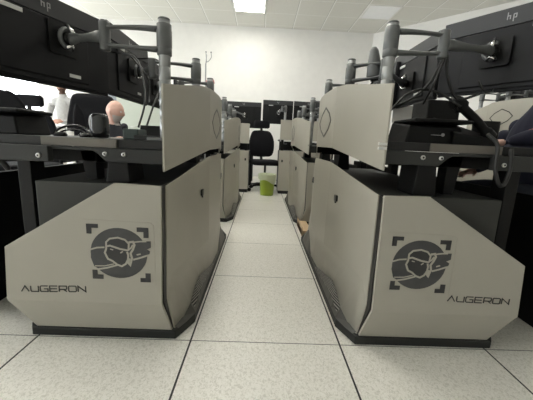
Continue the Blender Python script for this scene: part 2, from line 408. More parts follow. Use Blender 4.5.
def front_poly(s):  # upper / lower outlines, x, z
    up = [(s*.400, ZT0), (s*.565, ZT0+.004), (s*.970, .375), (s*.985, .165), (s*.406, .165)]
    lo = [(s*.406, .165), (s*.985, .165), (s*.909, .036), (s*.378, .036)]
    return up, lo
def cabinet(s, y0, label, marked=True):
    t = thing('console_cabinet', label, 'console cabinet', (CX, y0, 0), 0, 'console cabinets along the aisle')
    yF, yL = -.045, -.012                      # bulging front plane, and plane of its foot
    # core
    c = MB()
    c.box((s*.41, .006, .04), (s*.875, 1.38, ZT0-.006), M['core'])
    c.prism([(s*.875, .05), (s*.955, .06), (s*.955, .34), (s*.875, .40)], 1, .006, 1.38, M['core'])
    c.obj('carcass', parent=t, bevel=.003)
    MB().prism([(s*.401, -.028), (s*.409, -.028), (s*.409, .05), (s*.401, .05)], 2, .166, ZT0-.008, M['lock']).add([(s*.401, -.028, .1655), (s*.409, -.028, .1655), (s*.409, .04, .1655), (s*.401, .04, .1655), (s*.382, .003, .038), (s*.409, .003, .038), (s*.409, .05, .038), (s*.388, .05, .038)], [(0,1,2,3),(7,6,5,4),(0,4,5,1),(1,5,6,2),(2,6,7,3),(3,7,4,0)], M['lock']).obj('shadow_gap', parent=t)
    def face(ya, yb, th):
        up, lo = front_poly(s); m = MB()
        n = len(up)
        A = [(x, ya, z) for x, z in up]; B = [(x, ya+th, z) for x, z in up]
        m.add(A+B, [list(range(n)), [n+i for i in range(n)][::-1]] + [(i, (i+1) % n, n+(i+1) % n, n+i) for i in range(n) if i != n-2], M['cream'])
        pts = [(lo[0], ya), (lo[1], ya), (lo[2], yb), (lo[3], yb)]
        A = [(p[0], y, p[1]) for p, y in pts]; B = [(p[0], y+th, p[1]) for p, y in pts]
        m.add(A+B, [(0, 1, 2, 3), (7, 6, 5, 4), (1, 2, 6, 5), (2, 3, 7, 6), (3, 0, 4, 7)], M['cream'])
        return m
    fp = face(yF, yL, .014).obj('front_panel', parent=t, bevel=.0015, seg=2)
    if marked:
        ex = (-.506-CX) if s < 0 else (.613-CX)
        emblem(fp, ex, .366 if s < 0 else .364, yF-.0005)
        if s < 0: lettering(fp, -.875-CX, -.630-CX, .201, yF-.0005, .03)
        else: lettering(fp, .744-CX, .994-CX, .221, yF-.0005, -.02)
    rp = face(1.40+.045, 1.40+.012, -.014).obj('rear_panel', parent=t, bevel=.0015)
    # side panel facing the aisle
    def a_of(y):
        if y < .5: return lerp(.395, .321, max(0, y)/.5)
        if y > .95: return lerp(.321, .395, (y-.95)/.43)
        return .321
    ysamp = [0.002, .05, .12, .20, .26, .40, .50, .62, .74, .85, .95, 1.05, 1.2, 1.38]
    lowz = [.036, .047, .078, .125, .140, .110, .086, .058, .047, .036, .15, .17, .12, .036]
    lowa = [.370, .352, .335, .330, .326, .322, .321, .321, .321, .321, .321, .330, .345, .374]
    topz = [lerp(ZT0-.006, ZT1, min(1, y/.5)) if y < .95 else lerp(ZT1, ZT0-.006, (y-.95)/.43) for y in ysamp]
    V = []; th = .005
    for inner in (0, 1):
        for y, lz, la, tz in zip(ysamp, lowz, lowa, topz):
            a = a_of(y)
            V += [(s*(a+inner*th), y, tz), (s*((a if y > .3 else a+.004)+inner*th), y, (.165 if y < .03 else .25) if y < .9 else .26), (s*(la+inner*th), y, lz)]
    n = len(ysamp); F = []
    for kk in (0, 1):
        for i in range(n-1):
            for r in (0, 1):
                o = kk*3*n; F.append((o+3*i+r, o+3*i+3+r, o+3*i+4+r, o+3*i+1+r))
    o = 3*n
    for i in range(n-1):
        F.append((3*i, 3*i+3, o+3*i+3, o+3*i)); F.append((3*i+2, 3*i+5, o+3*i+5, o+3*i+2))
    for i in (0, n-1):
        for r in (0, 1): F.append((3*i+r, 3*i+r+1, o+3*i+r+1, o+3*i+r))
    sp = MB().add(V, F, M['cream']).obj('side_panel', parent=t)
    for p in sp.data.polygons:
        if .05 < p.center.z < .21 and abs(p.normal.x) > .3 and p.center.y < .9: p.use_smooth = True
    for yl, zl in ((.385, .532), (1.0, .552)):
        a = a_of(yl); q = MB()
        q.prism(rrect(yl-.020, yl+.020, zl-.016, zl+.016, .008), 0, s*(a-.007), s*(a+.010), M['lock'])
        q.prism(rrect(yl-.004, yl+.012, zl-.026, zl-.014, .003), 0, s*(a-.005), s*(a+.010), M['lock'])
        q.obj('lock', parent=sp)
    # skirt deck between plinth and side panel
    def pl_x(y):  # plinth edge
        if y < .10: return lerp(.362, .310, max(0, (y+.015)/.115))
        if y > 1.28: return lerp(.310, .362, (y-1.28)/.115)
        return .310
    yy = ysamp; V = []
    for y, lz, la in zip(yy, lowz, lowa): V += [(s*(la+.006), y, lz+.01), (s*(pl_x(y)+.001), y, .036)]
    F = [(2*i, 2*i+2, 2*i+3, 2*i+1) for i in range(n-1)]
    sk = MB(); sk.add(V, F, M['skirt']); sk.obj('skirt', parent=t)
    v = MB()
    for (ya, yb) in ((.11, .62),):
        vv = []
        for i, y in enumerate(ysamp):
            if ya <= y <= yb: vv += [(s*(lowa[i]-.002), y, lowz[i]+.004), (s*(lerp(lowa[i]+.006, pl_x(y)+.001, .55)-.009), y, lerp(lowz[i]+.01, .036, .55)+.002)]
        m_ = len(vv)//2
        v.add(vv, [(2*i, 2*i+2, 2*i+3, 2*i+1) for i in range(m_-1)], M['vent'])
    v.obj('vent_grille', parent=t)
    p = MB().prism([(s*.362, -.018), (s*.925, -.018), (s*.945, .01), (s*.945, 1.39), (s*.925, 1.415), (s*.362, 1.415), (s*.310, 1.28), (s*.310, .10)], 2, 0, .036, M['plinth'])
    p.obj('plinth', parent=t, bevel=.004)
    return t
cab = {}
Y1, Y2 = 1.10, 2.90
cab['L1'] = cabinet(-1, Y1, 'nearest cream cabinet left of the aisle, its front with head emblem and black AUGERON lettering')
cab['R1'] = cabinet(1, Y1, 'nearest cream cabinet right of the aisle, its front with head emblem and black AUGERON lettering')
def drop(o, cond=lambda c: True):
    for c in list(o.children):
        drop(c); bpy.data.objects.remove(c)
cab['L2'] = cabinet(-1, Y2, 'second cream cabinet along the left side of the aisle, behind the nearest one')
cab['R2'] = cabinet(1, Y2, 'second cream cabinet along the right side of the aisle, beyond the cardboard piece')

# ------------------------------------------------------------------ desks with raised screens
def desk(s, y0, dz, label, loc=None, rz=0, ext=1.35, group='desks on the console cabinets'):
    t = thing('desk', label, 'desk', loc or (CX, y0, 0), rz, group)
    z0, z1 = .745+dz, .777+dz
    top = MB().prism([(s*.415, .04), (s*ext, .04), (s*ext, 1.36), (s*.415, 1.36), (s*.345, 1.0), (s*.345, .48)], 2, z0, z1, M['desk'])
    tp = top.obj('desktop', parent=t, bevel=.002)
    MB().box((s*.585, .028, z0+.001), (s*.856, .041, z1-.001), M['edge']).obj('edge_band', parent=tp)
    b = MB()
    b.prism([(s*.41, z0-.001), (s*.815, z0-.001), (s*.815, z0-.012), (s*.668, z0-.012), (s*.650, z0-.022), (s*.618, z0-.052), (s*.41, z0-.052)], 1, .02, .05, M['beam'])
    b.prism([(s*.815, z0-.001), (s*ext, z0-.001), (s*ext, z0-.058), (s*.815, z0-.058)], 1, .0, .03, M['beam'])
    b.box((s*.41, .1, z0-.06), (s*ext, .16, z0-.01), M['black']); b.box((s*.41, 1.2, z0-.06), (s*ext, 1.26, z0-.01), M['black'])
    b.box((s*.62, .1, z0-.06), (s*.70, 1.26, z0-.02), M['black'])
    bm = b.obj('beam', parent=t, bevel=.003)
    for bx, bz, by in ((.553, z0-.022, .02), (.622, z0-.022, .02), (.848, z0-.036, 0)):
        q = MB().lathe([(.0, 0), (.0085, 0), (.0085, .004), (.006, .006), (0, .006)], (0, 0, 0), M['steel'], 12, Matrix.Translation((s*bx, by, bz)) @ Matrix.Rotation(PI/2, 4, 'X'))
        q.lathe([(0, .0061), (.004, .0061), (.004, .0066), (0, .0066)], (0, 0, 0), M['black'], 6, Matrix.Translation((s*bx, by, bz)) @ Matrix.Rotation(PI/2, 4, 'X'))
        q.obj('bolt', parent=bm)
    for yy in (.035, 1.20):
        MB().prism([(s*.540, ZT0-.006), (s*.632, ZT0-.006), (s*.620, z0-.05), (s*.548, z0-.05)], 1, yy, yy+.14, M['black']).obj('foot', parent=t, bevel=.004)
    MB().add([(s*.70, .10, ZT0-.006), (s*.74, .10, ZT0-.006), (s*.76, .10, z0-.01), (s*.70, .10, z0-.01), (s*.70, .16, ZT0-.006), (s*.74, .16, ZT0-.006), (s*.76, .16, z0-.01), (s*.70, .16, z0-.01)],
             [(0, 1, 2, 3), (7, 6, 5, 4), (0, 4, 5, 1), (1, 5, 6, 2), (2, 6, 7, 3), (3, 7, 4, 0)], M['black']).obj('strut', parent=t)
    for yy in (.105, 1.20):
        MB().box((s*.960, yy, 0.33), (s*1.012, yy+.08, z0-.01), M['black']).box((s*.90, yy, .345), (s*1.0, yy+.08, .385), M['black']).obj('leg', parent=t, bevel=.003)
    MB().box((s*1.25, .10, 0), (s*1.28, 1.30, .60), M['black']).obj('outer_panel', parent=t, bevel=.003)  # black panel added to darken the view below the desk
    return t
def screen(s, y0, dz, label, logo=True, loc=None, rz=0, group='privacy screens along the aisle'):
    t = thing('privacy_screen', label, 'privacy screen', loc or (CX, y0, 0), rz, group)
    zb = lambda y: (lerp(.668, .740, min(1, y/.5)) if y < .95 else lerp(.740, .668, (y-.95)/.43))+dz
    def zt(y):
        if y < .5: return lerp(.978, 1.030, min(1, max(0, y)/.45))+dz+.004
        return 1.040+dz
    ys = [0.005, .1, .2, .3, .38, .44, .50, .62, .80, .90, .95, 1.0, 1.1, 1.2, 1.3, 1.38]
    tz = [.976, .990, 1.006, 1.024, 1.036, 1.042, 1.045, 1.052, 1.056, 1.050, 1.035, 1.03, 1.02, 1.01, .99, .976]
    def a_of(y): return lerp(.402, .321, y/.5) if y < .5 else (lerp(.321, .402, (y-.95)/.43) if y > .95 else .321)
    V = []; n = len(ys); th = .007
    for k_ in (0, 1):
        for y, z in zip(ys, tz): V += [(s*(a_of(y)+k_*th), y, z+dz), (s*(a_of(y)+k_*th), y, zb(y))]
    F = []; o = 2*n
    for i in range(n-1):
        F += [(2*i, 2*i+1, 2*i+3, 2*i+2), (o+2*i, o+2*i+2, o+2*i+3, o+2*i+1), (2*i, 2*i+2, o+2*i+2, o+2*i), (2*i+1, o+2*i+1, o+2*i+3, 2*i+3)]
    F += [(0, o, o+1, 1), (2*n-2, 2*n-1, o+2*n-1, o+2*n-2)]
    p = MB().add(V, F, M['cream']).obj('panel', parent=t)
    if logo:
        cy = .735; cz = .885+dz; X = s*.321
        TT = Matrix.Translation((X, cy, cz)) @ Matrix.Rotation(PI/2, 4, 'Z')
        TT2 = TT
        m = MB()
        out = [(-.155, 0), (-.10, .045), (0, .083), (.10, .045), (.155, 0), (.10, -.045), (0, -.083), (-.10, -.045)]
        lo = [(x, z) for x, z in out]
        m.stroke(lo, .0095, -.0015, .0015, M['letter'], True, TT2)
        m.obj('lozenge_emblem', parent=p)
    for yy in (.16, 1.15): MB().box((s*(a_of(yy)+.0075), yy, .70+dz), (s*.46, yy+.05, .744+dz), M['black']).obj('bracket', parent=t)
    return t
names = {'L1': 'nearest on the left', 'R1': 'nearest on the right', 'L2': 'second on the left', 'R2': 'second on the right'}
DZ = {'L1': 0, 'R1': .040, 'L2': 0, 'R2': .028}
desk(-1, Y1, 0, 'dark desk above the nearest left cabinet, with the glossy black speaker on it')
desk(1, Y1, .040, 'dark raised desk above the nearest right cabinet, with the black telephone on it', ext=1.72)
desk(-1, Y2, 0, 'dark desk above the second left cabinet, where the bald man sits')
desk(1, Y2, .028, 'dark desk above the second right cabinet')
desk(1, 0, 0, 'dark desk of the next row beyond the person in navy', (2.18, 2.58, 0))
screen(-1, Y1, 0, 'tall cream screen with black lozenge emblem, nearest on the left of the aisle')
screen(1, Y1, .040, 'tall cream screen with black lozenge emblem, nearest on the right of the aisle')
screen(-1, Y2, 0, 'cream screen behind the nearest left screen, second along the aisle')
screen(1, Y2, .028, 'cream screen behind the nearest right screen, second along the aisle')

# end units (third pair) with flat faces
def end_unit(x0, x1, dz, label, slabel):
    t = thing('console_cabinet', label, 'console cabinet', ((x0+x1)/2, 4.72, 0), 0, 'console cabinets along the aisle')
    h = abs(x1-x0)/2
    MB().box((-h, .012, .05), (h, .40, .655+dz*.3), M['core']).obj('carcass', parent=t, bevel=.003)
    fp = MB().box((-h, -.004, .05), (h, .0115, .655+dz*.3), M['cream']).obj('front_panel', parent=t, bevel=.002)
    MB().prism(rrect(-.012, .012, .50, .54, .010), 1, -.010, .0, M['lock'], Matrix.Translation(((h-.05) if x0 < 0 else (-h+.05), 0, 0))).obj('lock', parent=fp)
    MB().box((-h+.01, .0, .0), (h-.01, .39, .05), M['plinth']).obj('plinth', parent=t)
    s = thing('privacy_screen', slabel, 'privacy screen', ((x0+x1)/2, 4.72, 0), 0, 'privacy screens along the aisle')
    MB().box((-h, .0, .765+dz), (h, .016, 1.065+dz), M['cream']).obj('panel', parent=s, bevel=.002)
    MB().box((-h+.02, .016, .655+dz*.3), (-h+.06, .05, .9+dz), M['black']).obj('bracket', parent=s)
    MB().box((h-.06, .016, .655+dz*.3), (h-.02, .05, .9+dz), M['black']).obj('bracket', parent=s)
end_unit(-1.0, -.192, 0, 'last cream cabinet left of the aisle, flat and facing the camera', 'flat cream screen at the far left end of the aisle, facing the camera')
end_unit(.282, 1.1, .08, 'last cream cabinet right of the aisle, flat and facing the camera', 'flat cream screen at the far right end of the aisle, facing the camera')

# neighbouring row on the right
ROW2 = [(2.62, 2.92), (2.62, 3.32), (2.62, 3.72)]
screen(1, 0, .29, 'raised cream screen with lozenge emblem in the next row, beyond the person in navy', True, (2.23, 2.55, 0), 0)
cabinet_far = cabinet(1, 0, 'cream cabinet of the next row, seen through the gap below the right desk', False)
cabinet_far.location = (2.10, 2.60, 0)

# ------------------------------------------------------------------ monitor arms
def arm(pole, ztop, elbow, vesa, face, label, spread=.048, zmid=None, two=True):
    """pole (x,y), top z, elbow (x,y), vesa point (x,y,z), face = unit vector from the monitor towards the arm"""
    px, py = pole; zm = zmid or ztop-.068
    t = thing('monitor_stand', label, 'monitor stand', (px, py, .777), 0, 'monitor stands with poles and arms')
    def Lc(p): return (p[0]-px, p[1]-py, p[2]-.777)
    zb = .0
    prof = [(0, zb), (.021, zb)]; z = .08
    while z < ztop-.777-.12:
        prof += [(.021, z), (.0198, z+.001), (.0198, z+.003), (.021, z+.004)]; z += .047
    P = MB().lathe(prof+[(.021, ztop-.777), (0, ztop-.777)], (0, 0, 0), M['pole'], 24)
    po = P.obj('pole', parent=t)
    MB().lathe([(0, 0), (.0216, 0), (.0216, .004), (.019, .007), (0, .007)], (0, 0, ztop-.777), M['arm'], 24).obj('cap', parent=po)
    sg = -1 if px < 0 else 1
    MB().box((sg*-.022 if abs(px) < .6 else -.05, -.04, 0), (sg*.06, .04, .014), M['arm']).obj('base', parent=t, bevel=.003)
    ex, ey = elbow; ev = Vector((ex-px, ey-py, 0)); L_ = ev.length; ed = ev.normalized(); zc = zm-.777
    sl = MB().lathe([(.0215, -.056), (.0262, -.054), (.0268, -.03), (.0262, -.0295), (.0272, -.028), (.0275, .03), (.0262, .0315), (.0262, .05), (.0215, .052)], (0, 0, zc), M['arm'], 24)
    for zz in (spread*.75, -spread*.78):
        pts = bez([Vector((0, 0, zc+zz))+ed*.02, Vector((0, 0, zc+zz+.001))+ed*L_*.4, Vector((0, 0, zc+zz*.95))+ed*L_*.75, Vector((0, 0, zc+zz*.85))+ed*(L_-.01)], 4)
        rings = []; w = Vector((-ed.y, ed.x, 0))
        for i, p in enumerate(pts):
            u = i/(len(pts)-1); hh = lerp(.0105, .006, min(1, u*1.6)) if u < .6 else lerp(.006, .0075, (u-.6)/.4); ww = lerp(.019, .014, u)
            rings.append([(p + w*ww*math.cos(a) + Vector((0, 0, hh*math.sin(a))))[:] for a in [2*PI*j/12 for j in range(12)]])
        sl.loft(rings, M['arm'])
    sl.obj('link_arm', parent=t)
    e = Vector((ex-px, ey-py, zc))
    v = Vector(Lc(vesa)); fd = Vector(face).normalized()
    el = MB().lathe([(0, -.050), (.017, -.050), (.019, -.046), (.019, .044), (.017, .048), (0, .048)], e, M['arm'], 20)
    end = v + fd*.045
    dd_ = (end-e); l2 = dd_.length; dn = dd_.normalized()
    up = Vector((0, 0, 1)); up = (up-dn*up.dot(dn)).normalized(); ww_ = dn.cross(up); rings = []
    for u, h_, w_ in ((0, .020, .014), (.2, .021, .012), (.5, .014, .010), (.75, .015, .012), (.92, .022, .015), (1, .020, .015)):
        p = e+dd_*u
        rings.append([(p + up*h_*math.cos(a) + ww_*w_*math.sin(a))[:] for a in [2*PI*j/12 for j in range(12)]])
    el.loft(rings, M['arm']); el.obj('upper_arm', parent=t)
    # ring joint, chrome clamp, vesa plate
    side = Vector((-fd.y, fd.x, 0))
    R = Matrix((side.to_4d(), Vector((0, 0, 1, 0)), fd.to_4d(), Vector((0, 0, 0, 1)))).transposed()
    R[3][3] = 1; R[0][3] = R[1][3] = R[2][3] = 0
    R = Matrix.Translation(v) @ R.to_3x3().to_4x4()
    h = MB()
    ring = [(math.cos(a)*.034, math.sin(a)*.034, .034) for a in [math.radians(60+i*20) for i in range(13)]]
    h.tube(ring, .0085, M['arm'], 8, R)
    h.ball((0, 0, .03), .024, M['black'], 12, R)
    h.tube([(0, .052, .03), (.004, .02, .055), (0, -.005, .055)], [.007, .009, .006], M['chrome'], 8, R)
    h.tube([(-.016, -.036, .035), (.0, -.026, .052), (.016, -.036, .035)], .007, M['chrome'], 8, R)
    h.obj('tilt_joint', parent=t)
    MB().prism(rrect(-.06, .06, -.06, .06, .012), 2, .002, .012, M['black'], R).obj('vesa_plate', parent=t)
    return t

def monitor(c, ang, w, h, label, logo=True, band=True):
    """c = centre; back normal points along local -Y rotated by ang"""
    t = thing('monitor', label, 'monitor', (c[0], c[1], c[2]-h/2), ang, 'monitors on arms')
    m = MB().box((-w/2, .012, 0), (w/2, .030, h), M['monitor'])
    m.box((-w/2, .004, .012), (w/2, .0119, h-.075), M['monitor'])
    sh = m.obj('shell', parent=t, bevel=.003)
    MB().prism([(-w/2, h-.075), (w/2, h-.075), (w/2, h-.002), (-w/2, h-.002)], 1, -.002, .0118, M['monitor_band']).obj('top_band', parent=t, bevel=.002)
    MB().box((-w*.32, -.004, .03), (w*.30, .0039, h-.078), M['monitor']).obj('housing', parent=t, bevel=.008)
    MB().box((-w/2+.008, .0301, .010), (w/2-.008, .0312, h-.008), M['screen']).obj('display', parent=t)
    if logo:
        g = MB(); zc = h-.040; W = .0035; yy0, yy1 = -.0032, -.001
        sc = .9
        def q(l): return [(x*sc, zc+z*sc) for x, z in l]
        for pts in ([(-.022, .022), (-.022, -.010)], [(-.022, .006), (-.011, .006), (-.011, -.010)], [(.002, -.022), (.002, .010)], [(.002, .010), (.013, .010), (.013, -.006), (.005, -.006)]):
            g.stroke(q(pts), W, yy0, yy1, M['logo'])
        g.obj('logo', parent=t)
    if c[0] > 1 and c[1] < 2: MB().box((.075, -.0065, h-.098), (.20, .0036, h-.082), M['sticker']).obj('sticker', parent=t)
    else:
        MB().box((-.17, -.0065, h-.098), (-.09, .0036, h-.084), M['sticker']).obj('sticker', parent=t)
        MB().box((.07, -.0058, .045), (.12, -.0039, .058), M['sticker'], Matrix.Translation((0, 0, 0))).obj('service_label', parent=t)
    return t
def ang_of(n): # local -Y -> n
    return math.atan2(n[1], n[0]) + PI/2
nL = Vector((.94, -.34, 0)).normalized(); nR = Vector((-.83, -.55, 0)).normalized()
monitor((-.815, 1.235, 1.130), ang_of(nL), .55, .320, 'black monitor seen from behind with HP logo, largest at the upper left')
arm((-.37, 1.19), 1.206, (-.582, 1.185), (-.798, 1.285, 1.150), nL, 'grey monitor arm on the nearest left pole', spread=.045, zmid=1.142)
monitor((-.755, 1.82, 1.160), ang_of((1, 0, 0)), .52, .335, 'black monitor seen from behind, second in the left row, partly behind the arm')
arm((-.37, 1.73), 1.208, (-.58, 1.66), (-.752, 1.82, 1.15), (1, 0, 0), 'grey monitor arm on the second left pole', zmid=1.14)
monitor((1.050, 1.385, 1.235), ang_of(nR), .56, .345, 'black monitor seen from behind with HP logo, largest at the upper right')
arm((.47, 1.21), 1.245, (.667, 1.205), (1.018, 1.41, 1.228), nR, 'grey monitor arm on the nearest right pole', zmid=1.184)
monitor((.905, 1.945, 1.235), ang_of((-1, 0, 0)), .54, .345, 'black monitor seen from behind, second in the right row, with cables hanging across it', logo=False)
arm((.47, 1.73), 1.248, (.60, 1.60), (.900, 1.945, 1.19), (-1, 0, 0), 'grey monitor arm on the second right pole', zmid=1.18)
# further arms and monitors
far = [(-1, -.37, 2.18, 1.198, 'left pole just behind the nearest left screen'), (-1, -.37, 2.99, 1.19, 'first pole of the second left screen'), (-1, -.37, 3.50, 1.19, 'middle pole of the second left screen'), (-1, -.37, 4.02, 1.185, 'last pole of the second left screen'),
       (1, .47, 2.28, 1.25, 'right pole just behind the nearest right screen'), (1, .47, 2.95, 1.22, 'first pole of the second right screen'), (1, .47, 3.55, 1.22, 'middle pole of the second right screen'), (1, .47, 4.00, 1.21, 'last pole of the second right screen')]
for s, px, py, zt, nm in far:
    vx = px + s*.36
    if py in (2.18, 2.28, 2.99, 2.95): vx = px+s*.40
    arm((px, py), zt, (px+s*.19, py-.02), (vx, py+.06, zt-.06), (-s, 0, 0), 'grey monitor stand, ' + nm, zmid=zt-.066)
    monitor((vx+s*.004, py+.06, zt-.04), ang_of((-s, 0, 0)), .46, .30, 'black monitor on the ' + nm, logo=False)
for (px, py), nm in zip(ROW2, ('nearest', 'middle', 'farthest')):
    arm((px, py), 1.52, (px+.19, py), (px+.38, py+.04, 1.46), (-1, 0, 0), 'grey monitor stand in the next row on the right, the %s one' % nm)
    monitor((px+.384, py+.04, 1.46), ang_of((-1, 0, 0)), .44, .30, 'black monitor in the next row on the right, the %s one' % nm, logo=False)
# cone standing in for the foreshortened segment of the second right arm
tag(MB().lathe([(0, 0), (.036, .0), (.040, .012), (.034, .07), (.022, .135), (.014, .15), (0, .15)], (0, 0, 0), M['arm'], 20,
    Matrix.Rotation(-.12, 4, 'Y')).lathe([(0, -.012), (.02, -.014), (.02, 0), (0, 0)], (0, 0, 0), M['black'], 16, Matrix.Rotation(-.12, 4, 'Y')).tube([(0, 0, -.01), (-.02, .02, -.05), (-.07, .02, -.055)], .006, M['black']).obj('desk_lamp', loc=(.578, 1.66, 1.150)), 'grey cone-shaped lamp head beside the nearest right pole', 'lamp')

# ------------------------------------------------------------------ far transverse desks and monitors
def far_desk(x0, x1, z, label):
    t = thing('desk', label, 'desk', (x0, 5.46, 0), 0, 'desks across the end of the aisle'); w = x1-x0
    MB().box((0, 0, z-.03), (w, .8, z), M['desk']).obj('desktop', parent=t, bevel=.003)
    MB().box((0, -.004, z-.035), (w, 0, z+.002), M['white_plastic']).obj('edge_band', parent=t)
    for xx in (.03, w-.09):
        for yy in (.04, .7): MB().box((xx, yy, 0), (xx+.06, yy+.06, z-.03), M['black']).obj('leg', parent=t)
    MB().box((.1, .55, .15), (w-.1, .57, z-.03), M['black']).obj('modesty_panel', parent=t)
far_desk(-1.3, -.13, .86, 'desk with pale front edge across the left end of the aisle')
far_desk(.33, 1.5, .86, 'desk with pale front edge across the right end of the aisle')
for x, z, w, h, a, lb, px in ((-.34, 1.262, .62, .45, -.02, 'black monitor at the far end, left of the gap', -.58), (.27, 1.335, .54, .41, 0, 'black monitor with light logo at the far end, right of the gap', .40), (.82, 1.335, .54, .41, .12, 'black monitor at the far end, rightmost', .99)):
    monitor((x, 5.58, z), a, w, h, lb, logo=True)
    arm((px, 5.52), z+.11, (px-.06 if px > 0 else px+.06, 5.47), (x+.02, 5.575, z-.01), (0, -1, 0), 'stand of the ' + lb, zmid=z+.05)

# ------------------------------------------------------------------ office chairs
def chair(loc, rz, label, headrest=True, arms=True, back_h=.62, fab='fabric', bw=.235):
    t = thing('office_chair', label, 'office chair', loc, rz, 'office chairs')
    # faces local +Y
    seat = MB()
    ring = lambda z, k_: [(x*k_, y*k_, z) for x, y in rrect(-.25, .25, -.24, .24, .10, 6)]
    seat.loft([ring(.43, .86), ring(.44, .97), ring(.475, 1.0), ring(.50, .96), ring(.51, .80)], M['fabric']); seat.obj('seat', parent=t)
    b = MB(); rings = []
    for i in range(9):
        u = i/8; z = .54+u*back_h; w = bw*(1-.22*(2*u-1)**4)*(1 if u < .6 else 1-.18*(u-.6)/.4); yc = -.27-.05*u+.035*math.sin(u*PI)
        rings.append([(x, yc-.03+y+.25*x*x, z) for x, y in rrect(-w, w, -.022, .022, .018, 3)])
    b.loft(rings, M[fab]); b.obj('backrest', parent=t, sub=1)
    if headrest:
        hb = MB(); zz = .54+back_h
        hb.loft([[(x*k_, -.33+y*k_, zz+.03+q) for x, y in rrect(-.14, .14, -.035, .035, .03, 4)] for q, k_ in ((0, .8), (.02, 1), (.10, 1), (.125, .8))], M['fabric'])
        hb.box((-.02, -.36, zz-.06), (.02, -.34, zz+.06), M['black']); hb.obj('headrest', parent=t)
    if arms:
        for sx in (-1, 1):
            MB().tube([(sx*.20, -.02, .45), (sx*.30, -.02, .48), (sx*.30, -.02, .66)], .016, M['black']).box((sx*.30-.04, -.13, .66), (sx*.30+.04, .12, .69), M['black']).obj('armrest', parent=t, bevel=.006)
    MB().tube([(0, -.02, .45), (0, -.2, .44), (0, -.30, .55), (0, -.34, .80)], .022, M['black']).obj('back_bracket', parent=t)
    MB().lathe([(0, .08), (.03, .08), (.03, .25), (.018, .26), (.018, .42), (.07, .43), (0, .435)], (0, 0, 0), M['black'], 16).obj('gas_lift', parent=t)
    ba = MB()
    for i in range(5):
        a = 2*PI*i/5+.3; c_, s_ = math.cos(a), math.sin(a)
        ba.tube([(0, 0, .10), (.15*c_, .15*s_, .10), (.29*c_, .29*s_, .075)], [.026, .020, .014], M['black'])
    ba.obj('star_base', parent=t)
    for i in range(5):
        a = 2*PI*i/5+.3; c_, s_ = math.cos(a), math.sin(a)
        MB().lathe([(0, -.022), (.026, -.022), (.03, -.014), (.03, .014), (.026, .022), (0, .022)], (0, 0, 0), M['rubber'], 12, Matrix.Translation((.29*c_, .29*s_, .030)) @ Matrix.Rotation(a, 4, 'Z') @ Matrix.Rotation(PI/2, 4, 'X')).obj('caster', parent=t)
    return t
chair((.075, 4.99, 0), PI+.25, 'black office chair behind the green bin at the end of the aisle', True, False, .46, 'fabric', .22)
chair((-1.84, 3.62, 0), -PI/2-.75, 'black high-backed office chair beside the bald man, dark jacket over it', False, True, .68)
chair((-2.10, 2.73, 0), .15, 'black office chair at the left edge, broad top showing below the monitor', False, True, .56)
chair((-2.66, 3.90, 0), .1, 'distant black office chair with a small headrest left of the standing person', True, True, .50)
chair((1.90, 1.98, 0), PI/2, 'dark office chair of the person in navy at the right edge', False, True, .5)

# ------------------------------------------------------------------ people
def skin_mesh(chains, sub=2):
    """chains: list of [(pos, radius), ...]; each grown as its own skin, joined"""
    vs, fs = [], []
    dg = None
    for ch in chains:
        me = bpy.data.meshes.new('tmp'); me.from_pydata([c[0] for c in ch], [(i, i+1) for i in range(len(ch)-1)], [])
        o = bpy.data.objects.new('tmp', me); COL.objects.link(o)
        sk = o.modifiers.new('s', 'SKIN'); sk.use_smooth_shade = True
        lay = me.skin_vertices[0].data if len(me.skin_vertices) else None
        if lay is None:
            bm = bmesh.new(); bm.from_mesh(me); bm.verts.layers.skin.verify(); bm.to_mesh(me); bm.free(); lay = me.skin_vertices[0].data
        for i, c in enumerate(ch):
            r = c[1]; lay[i].radius = (r, r) if not isinstance(r, tuple) else r; lay[i].use_root = (i == 0)
        u = o.modifiers.new('u', 'SUBSURF'); u.levels = sub; u.render_levels = sub
        bpy.context.view_layer.update()
        ev = o.evaluated_get(bpy.context.evaluated_depsgraph_get()); m2 = ev.to_mesh()
        k0 = len(vs); vs += [v.co[:] for v in m2.vertices]; fs += [[i+k0 for i in p.vertices] for p in m2.polygons]
        ev.to_mesh_clear(); bpy.data.objects.remove(o); bpy.data.meshes.remove(me)
    return vs, fs
def hand_chains(wr, d, n, s):
    """wrist, finger direction, back-of-hand normal, thumb side sign"""
    wr = Vector(wr); d = Vector(d).normalized(); n = Vector(n); n = (n-d*n.dot(d)).normalized(); w = d.cross(n)*s
    ch = [[(wr, .021), (wr+d*.04, .026), (wr+d*.085, .022)], [(wr+d*.03+w*.012, .018), (wr+d*.085+w*.022, .015)], [(wr+d*.03-w*.015, .017), (wr+d*.08-w*.026, .013)]]
    for i, (o, l) in enumerate(((.030, .072), (.010, .080), (-.010, .075), (-.029, .058))):
        b = wr+d*.075+w*o
        ch.append([(b, .0095), (b+d*l*.45+n*.004, .0088), (b+d*l*.78-n*.010, .008), (b+d*l-n*.024, .007)])
    ch.append([(wr+d*.02+w*.02, .013), (wr+d*.045+w*.045-n*.006, .011), (wr+d*.07+w*.058-n*.012, .009), (wr+d*.092+w*.060-n*.018, .0085)])
    return ch
